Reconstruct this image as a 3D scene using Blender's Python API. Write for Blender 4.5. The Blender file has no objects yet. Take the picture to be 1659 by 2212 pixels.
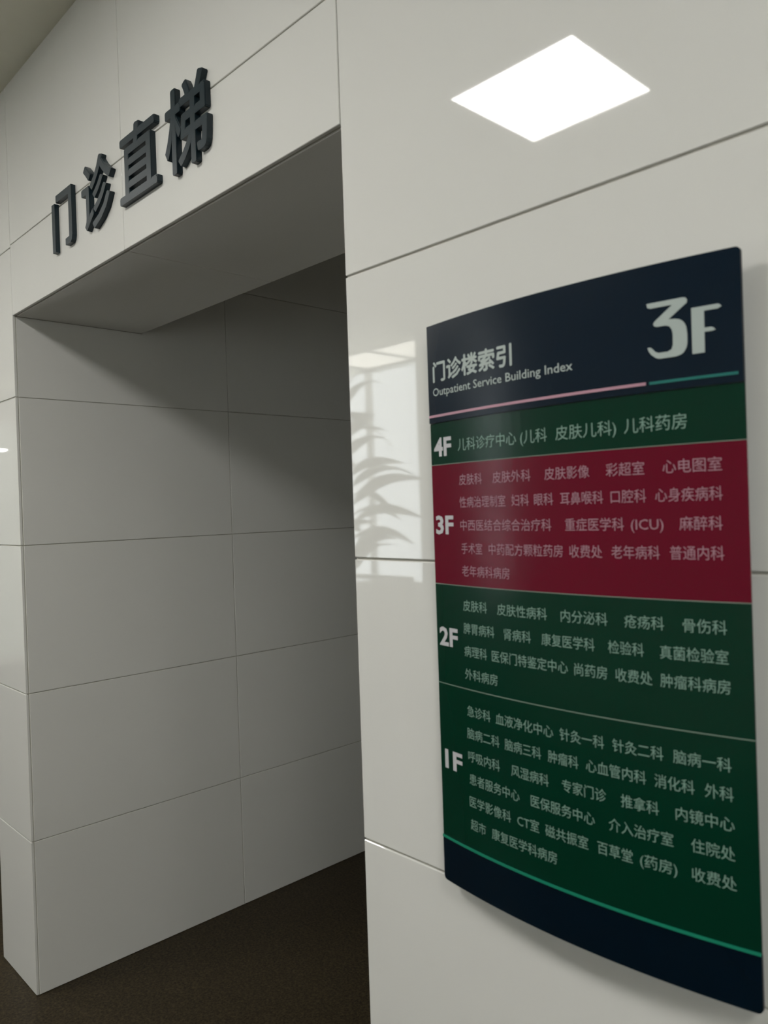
import bpy, bmesh, math, random
from mathutils import Vector, Matrix
random.seed(7)
C = bpy.context.scene.collection
SC = bpy.context.scene

# ------------------------------------------------------------------ camera
cam_d = bpy.data.cameras.new('camera'); cam = bpy.data.objects.new('camera', cam_d); C.objects.link(cam)
r_ = Vector((0.6890505723765146, 0.7239595213494161, -0.03304421515366937))
u_ = Vector((0.01847038194735083, 0.028038248969060715, 0.9994361918529207))
f_ = Vector((-0.7244778490045893, 0.6892724193250978, -0.005947962626821506))
cam.matrix_world = Matrix(((r_.x, u_.x, -f_.x, 0.0), (r_.y, u_.y, -f_.y, -1.0531), (r_.z, u_.z, -f_.z, 1.8490), (0, 0, 0, 1)))
cam_d.sensor_fit = 'VERTICAL'; cam_d.sensor_height = 24.0; cam_d.lens = 24.0 * 1682.04 / 2212.0
cam_d.clip_start = 0.02; cam_d.clip_end = 200
cam_d.dof.use_dof = True; cam_d.dof.focus_distance = 2.6; cam_d.dof.aperture_fstop = 3.5
SC.camera = cam

# ------------------------------------------------------------------ world, exposure
SC.view_settings.view_transform = 'Standard'; SC.view_settings.look = 'None'
SC.view_settings.gamma = 1.0; SC.view_settings.exposure = 1.10; SC.view_settings.use_curve_mapping = False
w = bpy.data.worlds.new('world'); SC.world = w; w.use_nodes = True
bg = w.node_tree.nodes['Background']; bg.inputs[0].default_value = (0.92, 0.96, 1.0, 1); bg.inputs[1].default_value = 2.6
LAMP = 17.0          # radiance of the ceiling panels

# ------------------------------------------------------------------ materials
def mat(name, col, rough=0.5, spec=0.5, noise=0.0, nscale=40.0, bump=0.0, bscale=60.0, emit=0.0, metal=0.0, coat=0.0):
    m = bpy.data.materials.new(name); m.use_nodes = True
    nt = m.node_tree; b = nt.nodes['Principled BSDF']
    b.inputs['Base Color'].default_value = (*col, 1); b.inputs['Roughness'].default_value = rough
    b.inputs['Specular IOR Level'].default_value = spec; b.inputs['Metallic'].default_value = metal
    b.inputs['Coat Weight'].default_value = coat
    if emit:
        b.inputs['Emission Color'].default_value = (*col, 1); b.inputs['Emission Strength'].default_value = emit
    tc = nt.nodes.new('ShaderNodeTexCoord')
    if noise:
        n = nt.nodes.new('ShaderNodeTexNoise'); n.inputs['Scale'].default_value = nscale; n.inputs['Detail'].default_value = 4
        nt.links.new(tc.outputs['Object'], n.inputs['Vector'])
        cr = nt.nodes.new('ShaderNodeValToRGB'); cr.color_ramp.elements[0].position = .3; cr.color_ramp.elements[1].position = .7
        cr.color_ramp.elements[0].color = (*[c * (1 - noise) for c in col], 1)
        cr.color_ramp.elements[1].color = (*[min(1, c * (1 + noise)) for c in col], 1)
        nt.links.new(n.outputs['Fac'], cr.inputs[0]); nt.links.new(cr.outputs[0], b.inputs['Base Color'])
    if bump:
        n2 = nt.nodes.new('ShaderNodeTexNoise'); n2.inputs['Scale'].default_value = bscale
        nt.links.new(tc.outputs['Object'], n2.inputs['Vector'])
        bp = nt.nodes.new('ShaderNodeBump'); bp.inputs['Strength'].default_value = bump; bp.inputs['Distance'].default_value = .001
        nt.links.new(n2.outputs['Fac'], bp.inputs['Height']); nt.links.new(bp.outputs[0], b.inputs['Normal'])
    return m

M_PANEL = mat('glossy_white_panel', (.715, .712, .682), .03, .5, noise=.012, nscale=2.0)
M_JOINT = mat('joint_sealant', (.42, .41, .36), .7)
M_CEIL = mat('ceiling_paint', (.86, .84, .72), .85, .2, noise=.02, nscale=8)
M_PLAIN = mat('wall_paint', (.74, .73, .68), .7, .2, noise=.03, nscale=3)
M_LAMPFR = mat('lamp_frame_white', (.8, .8, .8), .5)
M_LAMP = mat('lamp_diffuser', (1.0, .985, .94), .5, emit=LAMP)
M_NAVY = mat('navy_enamel', (.0035, .011, .022), .25, .22)
M_NAVY2 = mat('navy_footer_enamel', (.0005, .006, .013), .25, .22)
M_GREEN = mat('green_slat', (.0002, .027, .014), .22, .25, noise=.04, nscale=3)
M_RED = mat('crimson_slat', (.125, .0008, .014), .22, .25, noise=.04, nscale=3)
M_PINK = mat('pink_stripe', (.50, .27, .34), .4)
M_TEAL = mat('teal_stripe', (.008, .16, .14), .4)
M_TEALG = mat('green_teal_stripe', (.005, .22, .13), .4)
M_RULE = mat('pale_rule', (.20, .27, .22), .5)
M_WHITE = mat('white_lettering', (.40, .46, .44), .5)
M_TXT_G = mat('pale_green_lettering', (.20, .33, .27), .5)
M_TXT_R = mat('pale_pink_lettering', (.38, .20, .25), .5)
M_FNUM = mat('floor_number_lettering', (.52, .52, .54), .5)
M_ALU = mat('aluminium', (.45, .45, .46), .35, metal=1.0)
M_CHAR = mat('blue_black_letter_face', (.009, .021, .029), .35, .35)
M_STEEL = mat('brushed_steel', (.5, .5, .5), .3, metal=1.0)
M_LEAF = mat('leaf', (.03, .09, .03), .4, noise=.3, nscale=6)
M_STEM = mat('stem', (.10, .08, .04), .7, noise=.3, nscale=20)
M_POT = mat('white_pot', (.55, .55, .52), .3)
M_SOIL = mat('soil', (.03, .02, .012), .9, noise=.4, nscale=40)
M_LIFT = mat('lift_door_steel', (.35, .35, .34), .35, metal=1.0)

def granite():
    m = bpy.data.materials.new('dark_granite'); m.use_nodes = True; nt = m.node_tree; b = nt.nodes['Principled BSDF']
    tc = nt.nodes.new('ShaderNodeTexCoord')
    n = nt.nodes.new('ShaderNodeTexNoise'); n.inputs['Scale'].default_value = 90; n.inputs['Detail'].default_value = 6
    v = nt.nodes.new('ShaderNodeTexVoronoi'); v.inputs['Scale'].default_value = 130
    nt.links.new(tc.outputs['Object'], n.inputs['Vector']); nt.links.new(tc.outputs['Object'], v.inputs['Vector'])
    mx = nt.nodes.new('ShaderNodeMix'); mx.data_type = 'FLOAT'; mx.inputs[0].default_value = .35
    nt.links.new(n.outputs['Fac'], mx.inputs[2]); nt.links.new(v.outputs['Distance'], mx.inputs[3])
    cr = nt.nodes.new('ShaderNodeValToRGB'); e = cr.color_ramp.elements
    e[0].position = .3; e[0].color = (.010, .008, .004, 1); e[1].position = .72; e[1].color = (.060, .045, .024, 1)
    nt.links.new(mx.outputs[0], cr.inputs[0]); nt.links.new(cr.outputs[0], b.inputs['Base Color'])
    b.inputs['Roughness'].default_value = .45; b.inputs['Specular IOR Level'].default_value = .15
    return m
M_FLOOR = granite()

def glass():
    m = bpy.data.materials.new('window_glass'); m.use_nodes = True; b = m.node_tree.nodes['Principled BSDF']
    b.inputs['Transmission Weight'].default_value = 1; b.inputs['Roughness'].default_value = 0.0
    b.inputs['IOR'].default_value = 1.1; b.inputs['Base Color'].default_value = (.95, .98, .97, 1)
    return m
M_GLASS = glass()
def blind():
    m = bpy.data.materials.new('milky_pane'); m.use_nodes = True; nt = m.node_tree
    t = nt.nodes.new('ShaderNodeBsdfTranslucent'); t.inputs[0].default_value = (.42, .44, .40, 1)
    d = nt.nodes['Principled BSDF']; d.inputs['Base Color'].default_value = (.7, .7, .68, 1)
    mx = nt.nodes.new('ShaderNodeMixShader'); mx.inputs[0].default_value = .5
    nt.links.new(t.outputs[0], mx.inputs[1]); nt.links.new(d.outputs[0], mx.inputs[2])
    nt.links.new(mx.outputs[0], nt.nodes['Material Output'].inputs[0])
    return m
M_BLIND = blind()
M_COVE = mat('luminous_panel', (1.0, .96, .86), .5, emit=2.2)

# ------------------------------------------------------------------ helpers
def ob(name, me, m, parent=None, loc=(0, 0, 0)):
    o = bpy.data.objects.new(name, me); C.objects.link(o); o.location = loc
    if m and not me.materials: me.materials.append(m)
    if parent: o.parent = parent
    return o
def empty(name, loc=(0, 0, 0)):
    o = bpy.data.objects.new(name, None); C.objects.link(o); o.location = loc; o.empty_display_size = .1; return o
def bm_mesh(bm, name='mesh', smooth=False):
    me = bpy.data.meshes.new(name); bm.normal_update()
    if smooth:
        for f in bm.faces: f.smooth = True
    bm.to_mesh(me); bm.free(); return me
def add_box(bm, x0, x1, y0, y1, z0, z1, bev=0.0):
    g = bmesh.ops.create_cube(bm, size=1)
    vs = g['verts']
    for v in vs:
        v.co = Vector((x0 + (v.co.x + .5) * (x1 - x0), y0 + (v.co.y + .5) * (y1 - y0), z0 + (v.co.z + .5) * (z1 - z0)))
    if bev:
        es = {e for v in vs for e in v.link_edges}
        bmesh.ops.bevel(bm, geom=list(es), offset=bev, segments=1, affect='EDGES')
def box(name, m, b, parent=None, bev=0.0, loc=(0, 0, 0)):
    bm = bmesh.new(); add_box(bm, *b, bev=bev); return ob(name, bm_mesh(bm, name), m, parent, loc)
def add_tube(bm, p, q, r, n=10):
    p = Vector(p); q = Vector(q); d = q - p
    g = bmesh.ops.create_cone(bm, segments=n, radius1=r, radius2=r, depth=d.length, cap_ends=True)
    R = d.to_track_quat('Z', 'Y').to_matrix().to_4x4(); R.translation = (p + q) / 2
    bmesh.ops.transform(bm, matrix=R, verts=g['verts'])
def tag(o, label=None, cat=None, group=None, kind=None):
    if label: o['label'] = label
    if cat: o['category'] = cat
    if group: o['group'] = group
    if kind: o['kind'] = kind
    return o

# ------------------------------------------------------------------ dimensions (metres, wall face is y = 0)
XL, XR, XV, XP = -3.1465, -1.2001, -2.1827, -3.5313     # opening left/right, header joint, far side of the pier
ZJ, ZH, ZHJ, ZC = 2.3217, 2.6335, 2.906, 3.512          # joint, soffit, header joint, ceiling
PITCH = .575
X0, X1 = -10.6, 6.2                                     # corridor ends
YB = -5.25                                              # far side of the corridor
T, G = .010, .0045                                      # panel thickness, joint width
ROWS = [0.0, ZJ - 3 * PITCH, ZJ - 2 * PITCH, ZJ - PITCH, ZJ, ZJ + PITCH, ZC]
XP2 = XP - (XR - XL)                                    # second opening left of the pier
DW = .5315                                              # depth of the header beam
LOB = 4.2

def panels(parent, rects, axis, face, sgn, gap=G, gx=None):
    """rects (a0,a1,z0,z1) on a plane; axis 'y' -> a is x ; axis 'x' -> a is y ; axis 'z' -> a is x, second is y"""
    for a0, a1, b0, b1 in rects:
        h = gap / 2
        f0, f1 = (face, face + T * sgn) if sgn > 0 else (face + T * sgn, face)
        k = h if gx is None else gx / 2
        if axis == 'y': b = (a0 + k, a1 - k, f0, f1, b0 + h, b1 - h)
        elif axis == 'x': b = (f0, f1, a0 + h, a1 - h, b0 + h, b1 - h)
        else: b = (a0 + h, a1 - h, b0 + h, b1 - h, f0, f1)
        box('panel', M_PANEL, b, parent, bev=.0012)

# ------------------------------------------------------------------ floor and ceiling
tag(box('floor', M_FLOOR, (X0 - .2, X1 + .2, YB - .2, LOB + .2, -.1, 0)), kind='structure')
tag(box('ceiling', M_CEIL, (X0 - .2, X1 + .2, YB - .2, LOB + .2, ZC, ZC + .1)), kind='structure')

# ------------------------------------------------------------------ front wall (with the openings)
K = .0040                                               # backing lies this far behind the panel faces
wf = tag(empty('wall_front'), kind='structure')
core = bmesh.new()
CI = .0040
add_box(core, XR + CI, X1, CI, DW - CI, 0, ZC)                      # right of the opening
add_box(core, XP + CI, XL - CI, CI, DW - CI, 0, ZC)                 # pier
add_box(core, X0, XP2 - CI, CI, DW - CI, 0, ZC)                     # far left
add_box(core, XL - .02, XR + .02, CI, DW - CI, ZH + CI, ZC)         # header
add_box(core, XP2 - .02, XP + .02, CI, DW - CI, ZH + CI, ZC)
ob('wall_core', bm_mesh(core, 'core'), M_JOINT, wf)

xs_right = [XR, XR + 1.95, XR + 3.9, XR + 5.6, X1]
rec = []
for i in range(len(xs_right) - 1):
    for j in range(len(ROWS) - 1): rec.append((xs_right[i], xs_right[i + 1], ROWS[j], ROWS[j + 1]))
for j in range(len(ROWS) - 1):
    rec.append((XP, XL, ROWS[j], ROWS[j + 1]))
    for a, b in ((X0, -8.2), (-8.2, -6.8), (-6.8, XP2)): rec.append((a, b, ROWS[j], ROWS[j + 1]))
hrec = []
for a, b in ((XL, XV), (XV, XR), (XP2, (XP2 + XP) / 2), ((XP2 + XP) / 2, XP)):
    hrec.append((a, b, ZH, ZHJ)); hrec.append((a, b, ZHJ, ZC))
panels(wf, rec, 'y', 0.0, +1)
panels(wf, hrec, 'y', 0.0, +1, gap=.004, gx=.0022)
# jamb and soffit linings
for a, b in ((XL, XR), (XP2, XP)):
    mid = XV if a == XL else (a + b) / 2
    panels(wf, [(a, mid, .014, DW), (mid, b, .014, DW)], 'z', ZH, +1, gap=.003)

# lining walls of the lift lobby: continue from the jambs
def lining(name, face, sgn, x_in):
    e = tag(empty(name), kind='structure')
    ya = [.011, .952, 1.904, 2.856, LOB]
    if sgn < 0: box('wall_core', M_JOINT, (min(face - CI, x_in), max(face - CI, x_in), DW - CI, LOB, 0, ZC), e)
    else: box('wall_core', M_JOINT, (min(face + CI, x_in), max(face + CI, x_in), DW - CI, LOB, 0, ZC), e)
    rr = []
    for i in range(4):
        for j in range(6):
            z1 = ROWS[j + 1]; z0 = ROWS[j]
            rr.append((ya[i], ya[i + 1], z0, z1))
    # near column stops under the soffit as far as the beam goes
    rr2 = []
    for (a0, a1, z0, z1) in rr:
        if a0 < .1 and z0 > ZH: rr2.append((DW + .002, a1, z0, z1))
        elif a0 < .1 and z1 > ZH:                      # notched round the header beam: one L-shaped panel
            bm = bmesh.new(); h = .0015; fx = (face, face + T * sgn)
            pts = [(a0 + h, z0 + h), (a1 - h, z0 + h), (a1 - h, z1 - h), (DW + .002, z1 - h), (DW + .002, ZH - h), (a0 + h, ZH - h)]
            A = [bm.verts.new((fx[0], y, z)) for y, z in pts]; B = [bm.verts.new((fx[1], y, z)) for y, z in pts]
            for P_ in (A, B): bm.faces.new((P_[0], P_[1], P_[4], P_[5])); bm.faces.new((P_[1], P_[2], P_[3], P_[4]))
            for i in range(6): bm.faces.new((A[i], A[(i + 1) % 6], B[(i + 1) % 6], B[i]))
            bmesh.ops.recalc_face_normals(bm, faces=bm.faces[:])
            ob('panel', bm_mesh(bm, 'panel'), M_PANEL, e)
        else: rr2.append((a0, a1, z0, z1))
    panels(e, rr2, 'x', face, sgn, gap=.003)
lining('wall_left', XL, -1, XP + .02)
lining('wall_right', XR, +1, XR + .4)
bk = tag(empty('wall_back'), kind='structure')
box('wall_surface', M_PLAIN, (X0, X1, LOB, LOB + .15, 0, ZC), bk)
sd = tag(empty('wall_side'), kind='structure')
box('wall_surface', M_PLAIN, (XP2 - .15, XP2 - CI, DW, LOB, 0, ZC), sd)
box('wall_surface', M_PLAIN, (XP + CI, XP + .03, DW, LOB, 0, ZC), sd)

# ------------------------------------------------------------------ corridor: far side with the window bay, ends
WX0, WX1, WZ0, WZ1 = -6.82, -5.10, .98, 3.49
wo = tag(empty('wall_opposite'), kind='structure')
bm = bmesh.new()
add_box(bm, WX1, 2.2, YB - .2, YB, 0, ZC); add_box(bm, 4.4, X1, YB - .2, YB, 0, ZC); add_box(bm, -5.27, 2.2, YB, -4.45, 0, ZC); add_box(bm, 4.4, X1, YB, -4.45, 0, ZC)
add_box(bm, 2.2, 4.4, YB + .5, -4.45, 0, .9); add_box(bm, 2.2, 4.4, YB + .5, -4.45, 3.0, ZC)
add_box(bm, WX0, WX1, YB - .2, YB, 0, WZ0); add_box(bm, WX0, WX1, YB - .2, YB, WZ1, ZC)
add_box(bm, WX0 - .03, WX0, YB - .03, YB + .005, 0, ZC)
add_box(bm, WX0 - .1, WX0, YB + .005, -4.5, 0, WZ0); add_box(bm, WX0 - .1, WX0, YB + .005, -4.5, WZ1, ZC)
add_box(bm, X0, WX0, -4.7, -4.5, 0, ZC)
ob('wall_surface', bm_mesh(bm), M_PLAIN, wo)
def window(name, x0, x1, y0, y1, z0, z1, mull, M_GL=None):
    M_GL = M_GL or M_GLASS
    e = tag(empty(name), kind='structure')
    bm = bmesh.new(); t = .009 if mull < 3 else .035
    alongx = (x1 - x0) > (y1 - y0)
    def fb(a0, a1, b0, b1):
        if alongx: add_box(bm, a0, a1, y0, y1, b0, b1)
        else: add_box(bm, x0, x1, a0, a1, b0, b1)
    A0, A1 = (x0, x1) if alongx else (y0, y1)
    fb(A0, A0 + t, z0, z1); fb(A1 - t, A1, z0, z1); fb(A0 + t, A1 - t, z0, z0 + t); fb(A0 + t, A1 - t, z1 - t, z1)
    cuts = [A0 + t] + [A0 + (A1 - A0) * k / mull for k in range(1, mull)] + [A1 - t]
    for c in cuts[1:-1]: fb(c - t / 2, c + t / 2, z0 + t, z1 - t)
    ob('window_frame', bm_mesh(bm), M_LAMPFR, e)
    for k in range(mull):
        a, b = cuts[k] + (t / 2 if k else 0), cuts[k + 1] - (t / 2 if k < mull - 1 else 0)
        if alongx: box('pane', M_GL, (a, b, (y0 + y1) / 2 - .003, (y0 + y1) / 2 + .003, z0 + t, z1 - t), e)
        else: box('pane', M_GL, ((x0 + x1) / 2 - .003, (x0 + x1) / 2 + .003, a, b, z0 + t, z1 - t), e)
window('window_1', WX0, WX1, YB - .06, YB - .01, WZ0, WZ1, 2)
window('window_2', WX0 - .05, WX0 - .01, YB + .005, -4.5, WZ0, WZ1, 1)
we = tag(empty('wall_end'), kind='structure')
bm = bmesh.new()
EY0, EY1 = -2.9, -.5
add_box(bm, X0 - .2, X0, -4.5, EY0, 0, ZC); add_box(bm, X0 - .2, X0, EY1, LOB, 0, ZC)
add_box(bm, X0 - .2, X0, EY0, EY1, 0, .05); add_box(bm, X0 - .2, X0, EY0, EY1, 3.12, ZC)
add_box(bm, X1, X1 + .2, YB, LOB, 0, ZC)
ob('wall_surface', bm_mesh(bm), M_PLAIN, we)
# unseen window added on the same side to brighten ceiling and corridor
window('fill_window', 2.2, 4.4, -4.52, -4.46, .9, 3.0, 3)
window('lit_wall_standin', X0 - .12, X0 - .06, EY0, EY1, .05, 3.12, 3, M_BLIND)  # milky window standing in for the glow of a lit end wall

# railing before the window bay
rl = tag(empty('guard_railing', (-6.02, -4.36, 0)), 'low steel railing in front of the bright corner window, seen mirrored in the wall', 'railing')
bm = bmesh.new(); add_tube(bm, (-.7, 0, 1.14), (.7, 0, 1.14), .025, 12); ob('handrail', bm_mesh(bm, smooth=False), M_STEEL, rl)
bm = bmesh.new(); add_tube(bm, (-.7, 0, .10), (.7, 0, .10), .015, 8); ob('bottom_rail', bm_mesh(bm), M_STEEL, rl)
bm = bmesh.new(); add_tube(bm, (0, 0, 0), (0, 0, 1.12), .022, 10); pm = bm_mesh(bm)
bm = bmesh.new(); add_tube(bm, (0, 0, .11), (0, 0, 1.12), .009, 8); bm2 = bm_mesh(bm)
for x in (-.66, .66): ob('post', pm, M_STEEL, rl, (x, 0, 0))
for k in range(11): ob('baluster', bm2, M_STEEL, rl, (-.55 + k * .11, 0, 0))

for x0, x1 in ((-6.78, -6.06), (-6.0, -5.3)):
    e = tag(empty('luminous_panel', ((x0 + x1) / 2, -4.87, ZC)), 'warm luminous ceiling panel over the window bay, ' + ('corner one' if x0 < -6.5 else 'the one beside the pillar'), 'ceiling light', 'luminous panels of the bay')
    hw = (x1 - x0) / 2
    box('diffuser', M_COVE, (-hw + .02, hw - .02, -.33, .33, -.012, 0), e)
    bm = bmesh.new()
    for bb in ((-hw, hw, -.35, -.33), (-hw, hw, .33, .35), (-hw, -hw + .02, -.33, .33), (hw - .02, hw, -.33, .33)): add_box(bm, *bb, -.016, 0)
    ob('frame', bm_mesh(bm), M_LAMPFR, e)

lt = tag(empty('linear_lamp', (X0 + .02, -1.9, 2.74)), 'thin bright tube lamp at the far left end of the corridor, mirrored in the pier', 'lamp')
M_TUBE = mat('tube_lamp', (1, .99, .95), .5, emit=14)
box('tube', M_TUBE, (.03, .055, -.43, .43, -.012, .012), lt); box('housing', M_LAMPFR, (0, .03, -.44, .44, -.02, .02), lt)

# plant
pl = tag(empty('potted_palm', (-5.43, -3.6, 0)), 'tall leafy plant in a white pot, mirrored faintly in the wall beside the sign', 'plant')
bm = bmesh.new()
prof = [(.14, 0), (.19, .06), (.23, .42), (.25, .44), (.25, .47), (.22, .47), (.21, .40)]
N = 24
rings = [[bm.verts.new((r * math.cos(2 * math.pi * k / N), r * math.sin(2 * math.pi * k / N), z)) for k in range(N)] for r, z in prof]
for a, b in zip(rings[:-1], rings[1:]):
    for k in range(N): bm.faces.new((a[k], a[(k + 1) % N], b[(k + 1) % N], b[k]))
bm.faces.new(list(reversed(rings[0]))); ob('pot', bm_mesh(bm, smooth=True), M_POT, pl)
bm = bmesh.new(); bmesh.ops.create_cone(bm, segments=24, radius1=.21, radius2=.21, depth=.04, cap_ends=True, matrix=Matrix.Translation((0, 0, .40)))
ob('soil', bm_mesh(bm), M_SOIL, pl)
for dx, dy, h in ((0, 0, 2.9), (.07, .04, 2.3), (-.06, .05, 2.5)):
    bm = bmesh.new(); add_tube(bm, (dx * .6, dy * .6, .40), (dx * 2, dy * 2, h), .016, 8); ob('stem', bm_mesh(bm), M_STEM, pl)
def leaf_mesh():
    bm = bmesh.new(); n = 9; L = .62; rows = []
    for i in range(n + 1):
        t = i / n; x = L * t; wd = .07 * math.sin(math.pi * min(1, t * .93 + .05)) ** .8 * (1 if t > .15 else .35)
        z = .16 * math.sin(math.pi * t * .75) - .20 * t * t
        rows.append([bm.verts.new((x, -wd, z - .012)), bm.verts.new((x, 0, z)), bm.verts.new((x, wd, z - .012))])
    for a, b in zip(rows[:-1], rows[1:]):
        bm.faces.new((a[0], b[0], b[1], a[1])); bm.faces.new((a[1], b[1], b[2], a[2]))
    g = bmesh.ops.solidify(bm, geom=bm.faces[:], thickness=.0015)
    return bm_mesh(bm, 'leaf', True)
lm = leaf_mesh()
for k in range(48):
    h = 1.2 + 1.65 * k / 47; a = k * 2.399 + random.uniform(-.3, .3)
    o = ob('leaf', lm, M_LEAF, pl, (.03 * math.cos(a), .03 * math.sin(a), h))
    s = random.uniform(.85, 1.25) * (1.15 - .35 * (h - 1) / 1.85)
    o.scale = (s, s, s); o.rotation_euler = (random.uniform(-.9, .9), random.uniform(-.75, .25), a)

# ------------------------------------------------------------------ ceiling lamps (600 x 600 panels)
dif = bmesh.new(); add_box(dif, -.285, .285, -.285, .285, -.008, 0); dif = bm_mesh(dif)
fr = bmesh.new()
for b in ((-.3, .3, -.3, -.285), (-.3, .3, .285, .3), (-.3, -.285, -.285, .285), (.285, .3, -.285, .285)):
    add_box(fr, *b, -.012, 0)
fr = bm_mesh(fr)
lamps = [(-1.795, 'square ceiling light whose white glare mirrors in the wall above the directory sign'),
         (-3.95, 'square ceiling light over the pier left of the doorway'),
         (-6.4, 'second square ceiling light left of the doorway'),
         (1.2, 'square ceiling light just right of the directory sign'),
         (4.0, 'square ceiling light farther right of the directory sign')]
for x, lab in lamps:
    e = tag(empty('ceiling_light', (x, -1.665, ZC)), lab, 'ceiling light', 'ceiling lights of the corridor')
    ob('diffuser', dif, M_LAMP, e); ob('frame', fr, M_LAMPFR, e)

# ------------------------------------------------------------------ text to mesh
def text_verts(s, bold=0.0, res=3, extrude=0.0):
    cu = bpy.data.curves.new('t', 'FONT'); cu.body = s; cu.size = 1.0; cu.resolution_u = res
    cu.offset = bold; cu.extrude = extrude; cu.fill_mode = 'BOTH' if extrude else 'FRONT'
    o = bpy.data.objects.new('t', cu); C.objects.link(o)
    dg = bpy.context.evaluated_depsgraph_get(); dg.update()
    me = bpy.data.meshes.new_from_object(o.evaluated_get(dg), depsgraph=dg)
    bpy.data.objects.remove(o); bpy.data.curves.remove(cu)
    return me

# ------------------------------------------------------------------ raised characters over the doorway
CH = [('门', -2.685, -2.518, 2.750, 2.935, 'gate-shaped, first from the left'), ('诊', -2.437, -2.220, 2.742, 2.956, 'with slanting strokes, second from the left'),
      ('直', -2.166, -1.938, 2.753, 2.962, 'ladder-like with rungs, third from the left'), ('梯', -1.892, -1.676, 2.740, 2.964, 'densest, fourth from the left')]
DEP = .015
def solid(bm, me):
    bm.from_mesh(me)
def poly(bm, pts, y0, y1):
    a = [bm.verts.new((x, y1, z)) for x, z in pts]; b = [bm.verts.new((x, y0, z)) for x, z in pts]
    bm.faces.new(a); bm.faces.new(list(reversed(b)))
    for i in range(len(pts)):
        j = (i + 1) % len(pts); bm.faces.new((a[i], b[i], b[j], a[j]))
for ch, x0, x1, z0, z1, d in CH:
    bm = bmesh.new()
    if ch == '门':
        poly(bm, [(x0, z0), (x0 + .025, z0), (x0 + .025, 2.913), (x0, 2.913)], 0, -DEP)
        poly(bm, [(-2.648, 2.911), (x1 - .004, 2.911), (x1 - .004, 2.935), (-2.648, 2.935)], 0, -DEP)
        poly(bm, [(x1 - .026, 2.764), (x1, 2.772), (x1, 2.935), (x1 - .026, 2.935)], 0, -DEP - .0003)
        poly(bm, [(-2.574, z0), (x1 - .016, z0), (x1 - .005, 2.757), (x1, 2.773), (x1 - .026, 2.773), (-2.574, 2.771)], 0, -DEP - .0006)
        bmesh.ops.triangulate(bm, faces=bm.faces[:]); bmesh.ops.recalc_face_normals(bm, faces=bm.faces[:])
        me = bm_mesh(bm, 'char')
    else:
        me0 = text_verts(ch, res=3, extrude=.5)
        vs = [tuple(v.co) for v in me0.vertices]; fs = [tuple(p.vertices) for p in me0.polygons]; bpy.data.meshes.remove(me0)
        V, F = [], []
        for k in range(9):
            rr = 0 if k == 8 else .017
            dx, dy = rr * 1.25 * math.cos(k * math.pi / 4), rr * math.sin(k * math.pi / 4)
            n0 = len(V); V += [(x + dx, y + dy, z, k) for x, y, z in vs]; F += [tuple(i + n0 for i in f) for f in fs]
        ax = [v[0] for v in V]; ay = [v[1] for v in V]; az = [v[2] for v in V]
        a0, a1, b0, b1, c0, c1 = min(ax), max(ax), min(ay), max(ay), min(az), max(az)
        V = [(x0 + (v[0] - a0) / (a1 - a0) * (x1 - x0), -(DEP + v[3] * .0002) * (v[2] - c0) / (c1 - c0), z0 + (v[1] - b0) / (b1 - b0) * (z1 - z0)) for v in V]
        me = bpy.data.meshes.new('char'); me.from_pydata(V, [], F); me.update()
    tag(ob('raised_character', me, M_CHAR), 'dark raised Chinese character over the doorway, ' + d,
        'raised lettering', 'raised characters over the doorway')

# ------------------------------------------------------------------ floor directory sign
SX0, SX1, SZ0, SZ1, SE, SS = -.9511, -.4013, 1.1795, 2.1684, .0264, .0266
SM, SH = (SX0 + SX1) / 2, (SX1 - SX0) / 2
def sy(x, off=0.0): return -(SE + SS * (1 - ((x - SM) / SH) ** 2)) - off
sign = tag(empty('directory_sign', (0, 0, 0)), 'tall curved floor directory sign with navy, green and crimson bands on the white wall', 'sign')
def slab(name, m, x0, x1, z0, z1, off, thick, n=28, rad=0.0, corners='', parent=sign, rib=0.0):
    """curved plate following the sign's arc, front face at sy(x)-off"""
    bm = bmesh.new()
    cols = []
    for i in range(n + 1):
        x = x0 + (x1 - x0) * i / n
        cols.append(x)
    if rad:
        ex = [x0 + rad * (1 - math.cos(t * math.pi / 12)) for t in range(0, 7)] + [x1 - rad * (1 - math.cos(t * math.pi / 12)) for t in range(0, 7)]
        cols = sorted(set([round(c, 6) for c in cols if x0 + rad < c < x1 - rad] + [round(c, 6) for c in ex]))
    V = []
    for x in cols:
        dz0 = dz1 = 0.0
        if rad:
            d = min(x - x0, x1 - x)
            if d < rad:
                k = rad - math.sqrt(max(0, rad * rad - (rad - d) ** 2))
                side = 'l' if x - x0 < x1 - x else 'r'
                if 't' + side in corners: dz1 = k
                if 'b' + side in corners: dz0 = k
        yf = sy(x, off); yb = yf + thick
        V.append([bm.verts.new(p) for p in ((x, yf, z0 + dz0), (x, yf, z1 - dz1), (x, yb, z1 - dz1), (x, yb, z0 + dz0))])
    for a, b in zip(V[:-1], V[1:]):
        for k in range(4): bm.faces.new((a[k], b[k], b[(k + 1) % 4], a[(k + 1) % 4]))
    bm.faces.new(V[0]); bm.faces.new(list(reversed(V[-1])))
    bmesh.ops.recalc_face_normals(bm, faces=bm.faces[:])
    me = bm_mesh(bm, name)
    return ob(name, me, m, parent)
slab('backing', M_ALU, SX0 + .001, SX1 - .001, SZ0 + .012, SZ1 - .012, -.004, .0016)
for x in (SX0 + .07, SX1 - .07):
    bm = bmesh.new(); add_box(bm, x - .012, x + .012, sy(x, -.0045), 0.0, 1.25, 2.10); ob('mounting_rail', bm_mesh(bm), M_ALU, sign)
ZB = [2.1684, 1.9942, 1.9209, 1.7100, 1.5333, 1.2560, 1.1795]
q = .0004
hd = slab('header_plate', M_NAVY, SX0, SX1, ZB[1] + .001, ZB[0], .0022, .0055, rad=.006, corners='tr')
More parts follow.
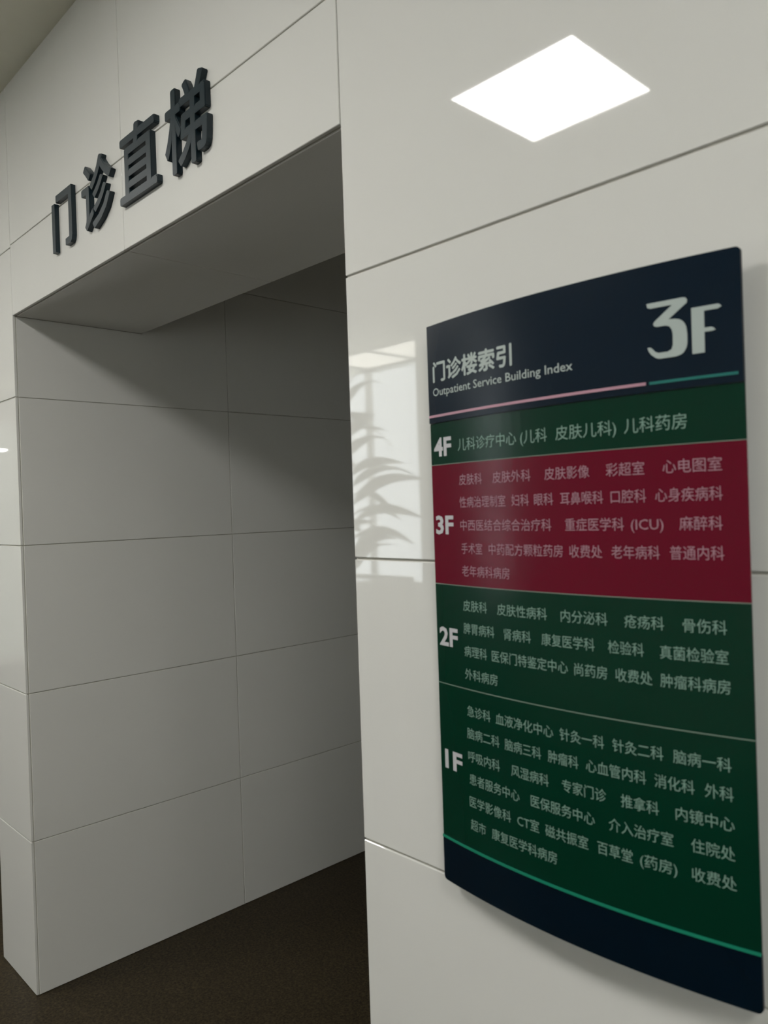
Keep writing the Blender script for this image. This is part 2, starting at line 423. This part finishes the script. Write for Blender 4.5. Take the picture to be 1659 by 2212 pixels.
s4 = slab('slat', M_GREEN, SX0, SX1, ZB[2] + q, ZB[1] + .0005, 0, .003)
s3 = slab('slat', M_RED, SX0, SX1, ZB[3] + q, ZB[2] - q, 0, .003)
s2 = slab('slat', M_GREEN, SX0, SX1, ZB[4] + q, ZB[3] - q, 0, .003)
s1 = slab('slat', M_GREEN, SX0, SX1, ZB[5] + q, ZB[4] - q, 0, .003)
tag(s4, 'green slat of the fourth floor'); tag(s3, 'crimson slat of the third floor'); tag(s2, 'green slat of the second floor'); tag(s1, 'green slat of the first floor')
ft = slab('footer_plate', M_NAVY2, SX0, SX1, ZB[6], ZB[5] - q, .001, .005, rad=.007, corners='blbr')
slab('edge_rule', M_RULE, SX0, SX1, ZB[2] - .0005, ZB[2] + .0005, .0002, .001, parent=s4)
slab('edge_rule', M_RULE, SX0, SX1, ZB[3] - .0006, ZB[3] + .0006, .0002, .001, parent=s3)
slab('edge_rule', M_RULE, SX0, SX1, ZB[4] - .0007, ZB[4] + .0007, .0002, .001, parent=s2)
tag(slab('stripe', M_PINK, SX0 + .0005, -.5255, 2.0050, 2.0092, .0030, .001, parent=hd), 'pink stripe')
tag(slab('stripe', M_TEAL, -.5205, SX1 - .006, 2.0050, 2.0088, .0030, .001, n=10, parent=hd), 'teal stripe')
tag(slab('stripe', M_TEALG, SX0, SX1, ZB[5] - .0005, ZB[5] + .0040, .0022, .001, parent=ft), 'green stripe')
for x in (SX0 - .0006, SX1 + .0006):
    pass

LINES = [
    ('4F', 1.9515, [('儿科诊疗中心', -0.8771, -0.7448), ('(儿科', -0.7365, -0.6858), ('皮肤儿科)', -0.6705, -0.5715), ('儿科药房', -0.5598, -0.4731)]) ,
    ('3a', 1.8915, [('皮肤科', -0.8765, -0.8212), ('皮肤外科', -0.7971, -0.7189), ('皮肤影像', -0.6927, -0.6154), ('彩超室', -0.5891, -0.5323), ('心电图室', -0.507, -0.4308)]) ,
    ('3b', 1.853, [('性病治理制室', -0.8771, -0.7707), ('妇科', -0.7582, -0.7234), ('眼科', -0.7133, -0.6782), ('耳鼻喉科', -0.6655, -0.5947), ('口腔科', -0.5829, -0.5309), ('心身疾病科', -0.5183, -0.4311)]) ,
    ('3c', 1.8138, [('中西医结合综合治疗科', -0.8767, -0.683), ('重症医学科', -0.6584, -0.5643), ('(ICU)', -0.5541, -0.5081), ('麻醉科', -0.4868, -0.4321)]) ,
    ('3d', 1.7742, [('手术室', -0.8757, -0.8254), ('中药配方颗粒药房', -0.8105, -0.6639), ('收费处', -0.6527, -0.5988), ('老年病科', -0.5844, -0.5144), ('普通内科', -0.5006, -0.4313)]) ,
    ('3e', 1.7359, [('老年病科病房', -0.8764, -0.7668)]) ,
    ('2a', 1.6765, [('皮肤科', -0.8764, -0.8191), ('皮肤性病科', -0.7962, -0.6962), ('内分泌科', -0.6711, -0.5939), ('疮疡科', -0.5681, -0.5116), ('骨伤科', -0.4866, -0.4308)]) ,
    ('2b', 1.6375, [('脾胃病科', -0.8771, -0.8041), ('肾病科', -0.7828, -0.728), ('康复医学科', -0.7076, -0.6156), ('检验科', -0.5941, -0.541), ('真菌检验室', -0.5183, -0.43)]) ,
    ('2c', 1.5985, [('病理科', -0.8767, -0.8226), ('医保门特鉴定中心', -0.811, -0.6615), ('尚药房', -0.6503, -0.5968), ('收费处', -0.584, -0.5301), ('肿瘤科病房', -0.5189, -0.4285)]) ,
    ('2d', 1.5592, [('外科病房', -0.8769, -0.8001)]) ,
    ('1a', 1.4961, [('急诊科', -0.8746, -0.8191), ('血液净化中心', -0.8071, -0.6916), ('针灸一科', -0.6799, -0.6054), ('针灸二科', -0.5923, -0.5182), ('脑病一科', -0.5047, -0.4305)]) ,
    ('1b', 1.4578, [('脑病二科', -0.8766, -0.8006), ('脑病三科', -0.7889, -0.7155), ('肿瘤科', -0.7025, -0.6488), ('心血管内科', -0.6359, -0.5434), ('消化科', -0.5316, -0.4777), ('外科', -0.4644, -0.4289)]) ,
    ('1c', 1.4184, [('呼吸内科', -0.8756, -0.8013), ('风湿病科', -0.7766, -0.7027), ('专家门诊', -0.6786, -0.6047), ('推拿科', -0.5817, -0.5267), ('内镜中心', -0.5036, -0.4288)]) ,
    ('1d', 1.3795, [('患者服务中心', -0.8741, -0.7611), ('医保服务中心', -0.7382, -0.6242), ('介入治疗室', -0.6017, -0.5079), ('住院处', -0.4842, -0.4291)]) ,
    ('1e', 1.3406, [('医学影像科', -0.8757, -0.7806), ('CT室', -0.7672, -0.7236), ('磁共振室', -0.7117, -0.6362), ('百草堂', -0.6211, -0.5667), ('(药房)', -0.5558, -0.5038), ('收费处', -0.4847, -0.4283)]) ,
    ('1f', 1.3014, [('超市', -0.8745, -0.8382), ('康复医学科病房', -0.8241, -0.6916)]) ,
    ('l4', 1.952, [('4F', -0.9418, -0.8942)]) ,
    ('l3', 1.8145, [('3F', -0.9432, -0.8948)]) ,
    ('l2', 1.6174, [('2F', -0.9431, -0.8934)]) ,
    ('l1', 1.3994, [('1F', -0.9387, -0.8919)]) ,
    ('ht', 2.0836, [('门诊楼索引', -0.9348, -0.7471)]) ,
    ('he', 2.0474, [('Outpatient Service Building Index', -0.9368, -0.6358)]) ,
]
def place(words, zc, h, off, name, m, parent, bold=0.0, fixh=None, fat=0.0):
    bm = bmesh.new()
    for wd, x0, x1 in words:
        me = text_verts(wd, bold=bold, res=2)
        xs = [v.co.x for v in me.vertices]; yy = [v.co.y for v in me.vertices]
        a0, a1 = min(xs), max(xs)
        # Han glyph cell: roughly y -0.12 .. 0.85 of the size; use bbox centre for vertical placing
        cy = fixh[0] if fixh else (min(yy) + max(yy)) / 2
        sz = h / (fixh[1] if fixh else (max(yy) - min(yy)))
        base = [v.co.copy() for v in me.vertices]
        for k in range(5 if fat else 1):
            dx, dz = ((0, 0), (fat, 0), (-fat, 0), (0, fat), (0, -fat))[k]
            for v, c in zip(me.vertices, base):
                x = x0 + (c.x - a0) / (a1 - a0) * (x1 - x0) + dx * h; z = zc + (c.y - cy) * sz + dz * h
                v.co = (x, sy(x, off + k * .00003), z)
            bm.from_mesh(me)
        bpy.data.meshes.remove(me)
    me = bm_mesh(bm, name)
    return ob(name, me, m, parent)
HAN = (.365, .92)
for key, z, words in LINES:
    if key[0] == 'l':
        par, num = {'4': (s4, 0), '3': (s3, 0), '2': (s2, 0), '1': (s1, 0)}[key[1]]
        place(words, z, .0335, .0006, 'floor_number', M_FNUM, par, bold=.03)
    elif key == 'ht': place(words, z, .0345, .0030, 'title_lettering', M_WHITE, hd, fixh=HAN, fat=.03)
    elif key == 'he': place(words, z - .0005, .0185, .0030, 'subtitle_lettering', M_WHITE, hd, bold=.004)
    else:
        par = {'4': s4, '3': s3, '2': s2, '1': s1}[key[0]]
        m = M_TXT_R if key[0] == '3' else M_TXT_G
        tl = place(words, z, .0215 if key == '4F' else .0188, .0006, 'text_line', m, par, fixh=HAN)
        tl['kind'] = 'stuff'

def shape(name, pts, m, parent, off):
    bm = bmesh.new(); vs = [bm.verts.new((x, sy(x, off), z)) for x, z in pts]
    f = bm.faces.new(vs); bm.normal_update()
    if f.normal.y > 0: f.normal_flip()
    r = bmesh.ops.extrude_face_region(bm, geom=[f])
    bmesh.ops.translate(bm, verts=[v for v in r['geom'] if isinstance(v, bmesh.types.BMVert)], vec=(0, .0008, 0))
    bmesh.ops.triangulate(bm, faces=bm.faces[:]); bmesh.ops.recalc_face_normals(bm, faces=bm.faces[:])
    return ob(name, bm_mesh(bm, name), m, parent)
three = [(-0.5209, 2.1158), (-0.4722, 2.1158), (-0.469, 2.1148), (-0.467, 2.1118), (-0.4676, 2.1078), (-0.4916, 2.0899), (-0.4828, 2.0890), (-0.4775, 2.0875), (-0.4742, 2.0851), (-0.4712, 2.0815), (-0.4691, 2.0764), (-0.4680, 2.0662), (-0.4682, 2.0541), (-0.4692, 2.0495), (-0.4711, 2.0456), (-0.4735, 2.0424), (-0.4766, 2.0403), (-0.4832, 2.0386), (-0.5044, 2.0385), (-0.5080, 2.0392), (-0.5111, 2.041), (-0.5167, 2.0458), (-0.52, 2.0509), (-0.5212, 2.0557), (-0.5175, 2.0557), (-0.5142, 2.0530), (-0.5109, 2.0489), (-0.5064, 2.0467), (-0.494, 2.0467), (-0.4889, 2.0492), (-0.4869, 2.0548), (-0.4867, 2.0693), (-0.4878, 2.0751), (-0.4908, 2.0802), (-0.4963, 2.0823), (-0.5080, 2.0823), (-0.5115, 2.0838), (-0.5125, 2.0870), (-0.5107, 2.0899), (-0.4866, 2.1085), (-0.5160, 2.1085), (-0.5200, 2.1102)]
effe = [(-0.462, 2.0994), (-0.4290, 2.0994), (-0.4268, 2.0982), (-0.4248, 2.0955), (-0.4295, 2.0931), (-0.4462, 2.0931), (-0.4463, 2.0709), (-0.4378, 2.0709), (-0.4353, 2.0696), (-0.4326, 2.0664), (-0.437, 2.0653), (-0.4464, 2.0653), (-0.4466, 2.0385), (-0.4622, 2.0385)]
shape('large_numeral', three, M_WHITE, hd, .0032)
shape('large_letter', effe, M_WHITE, hd, .0032)
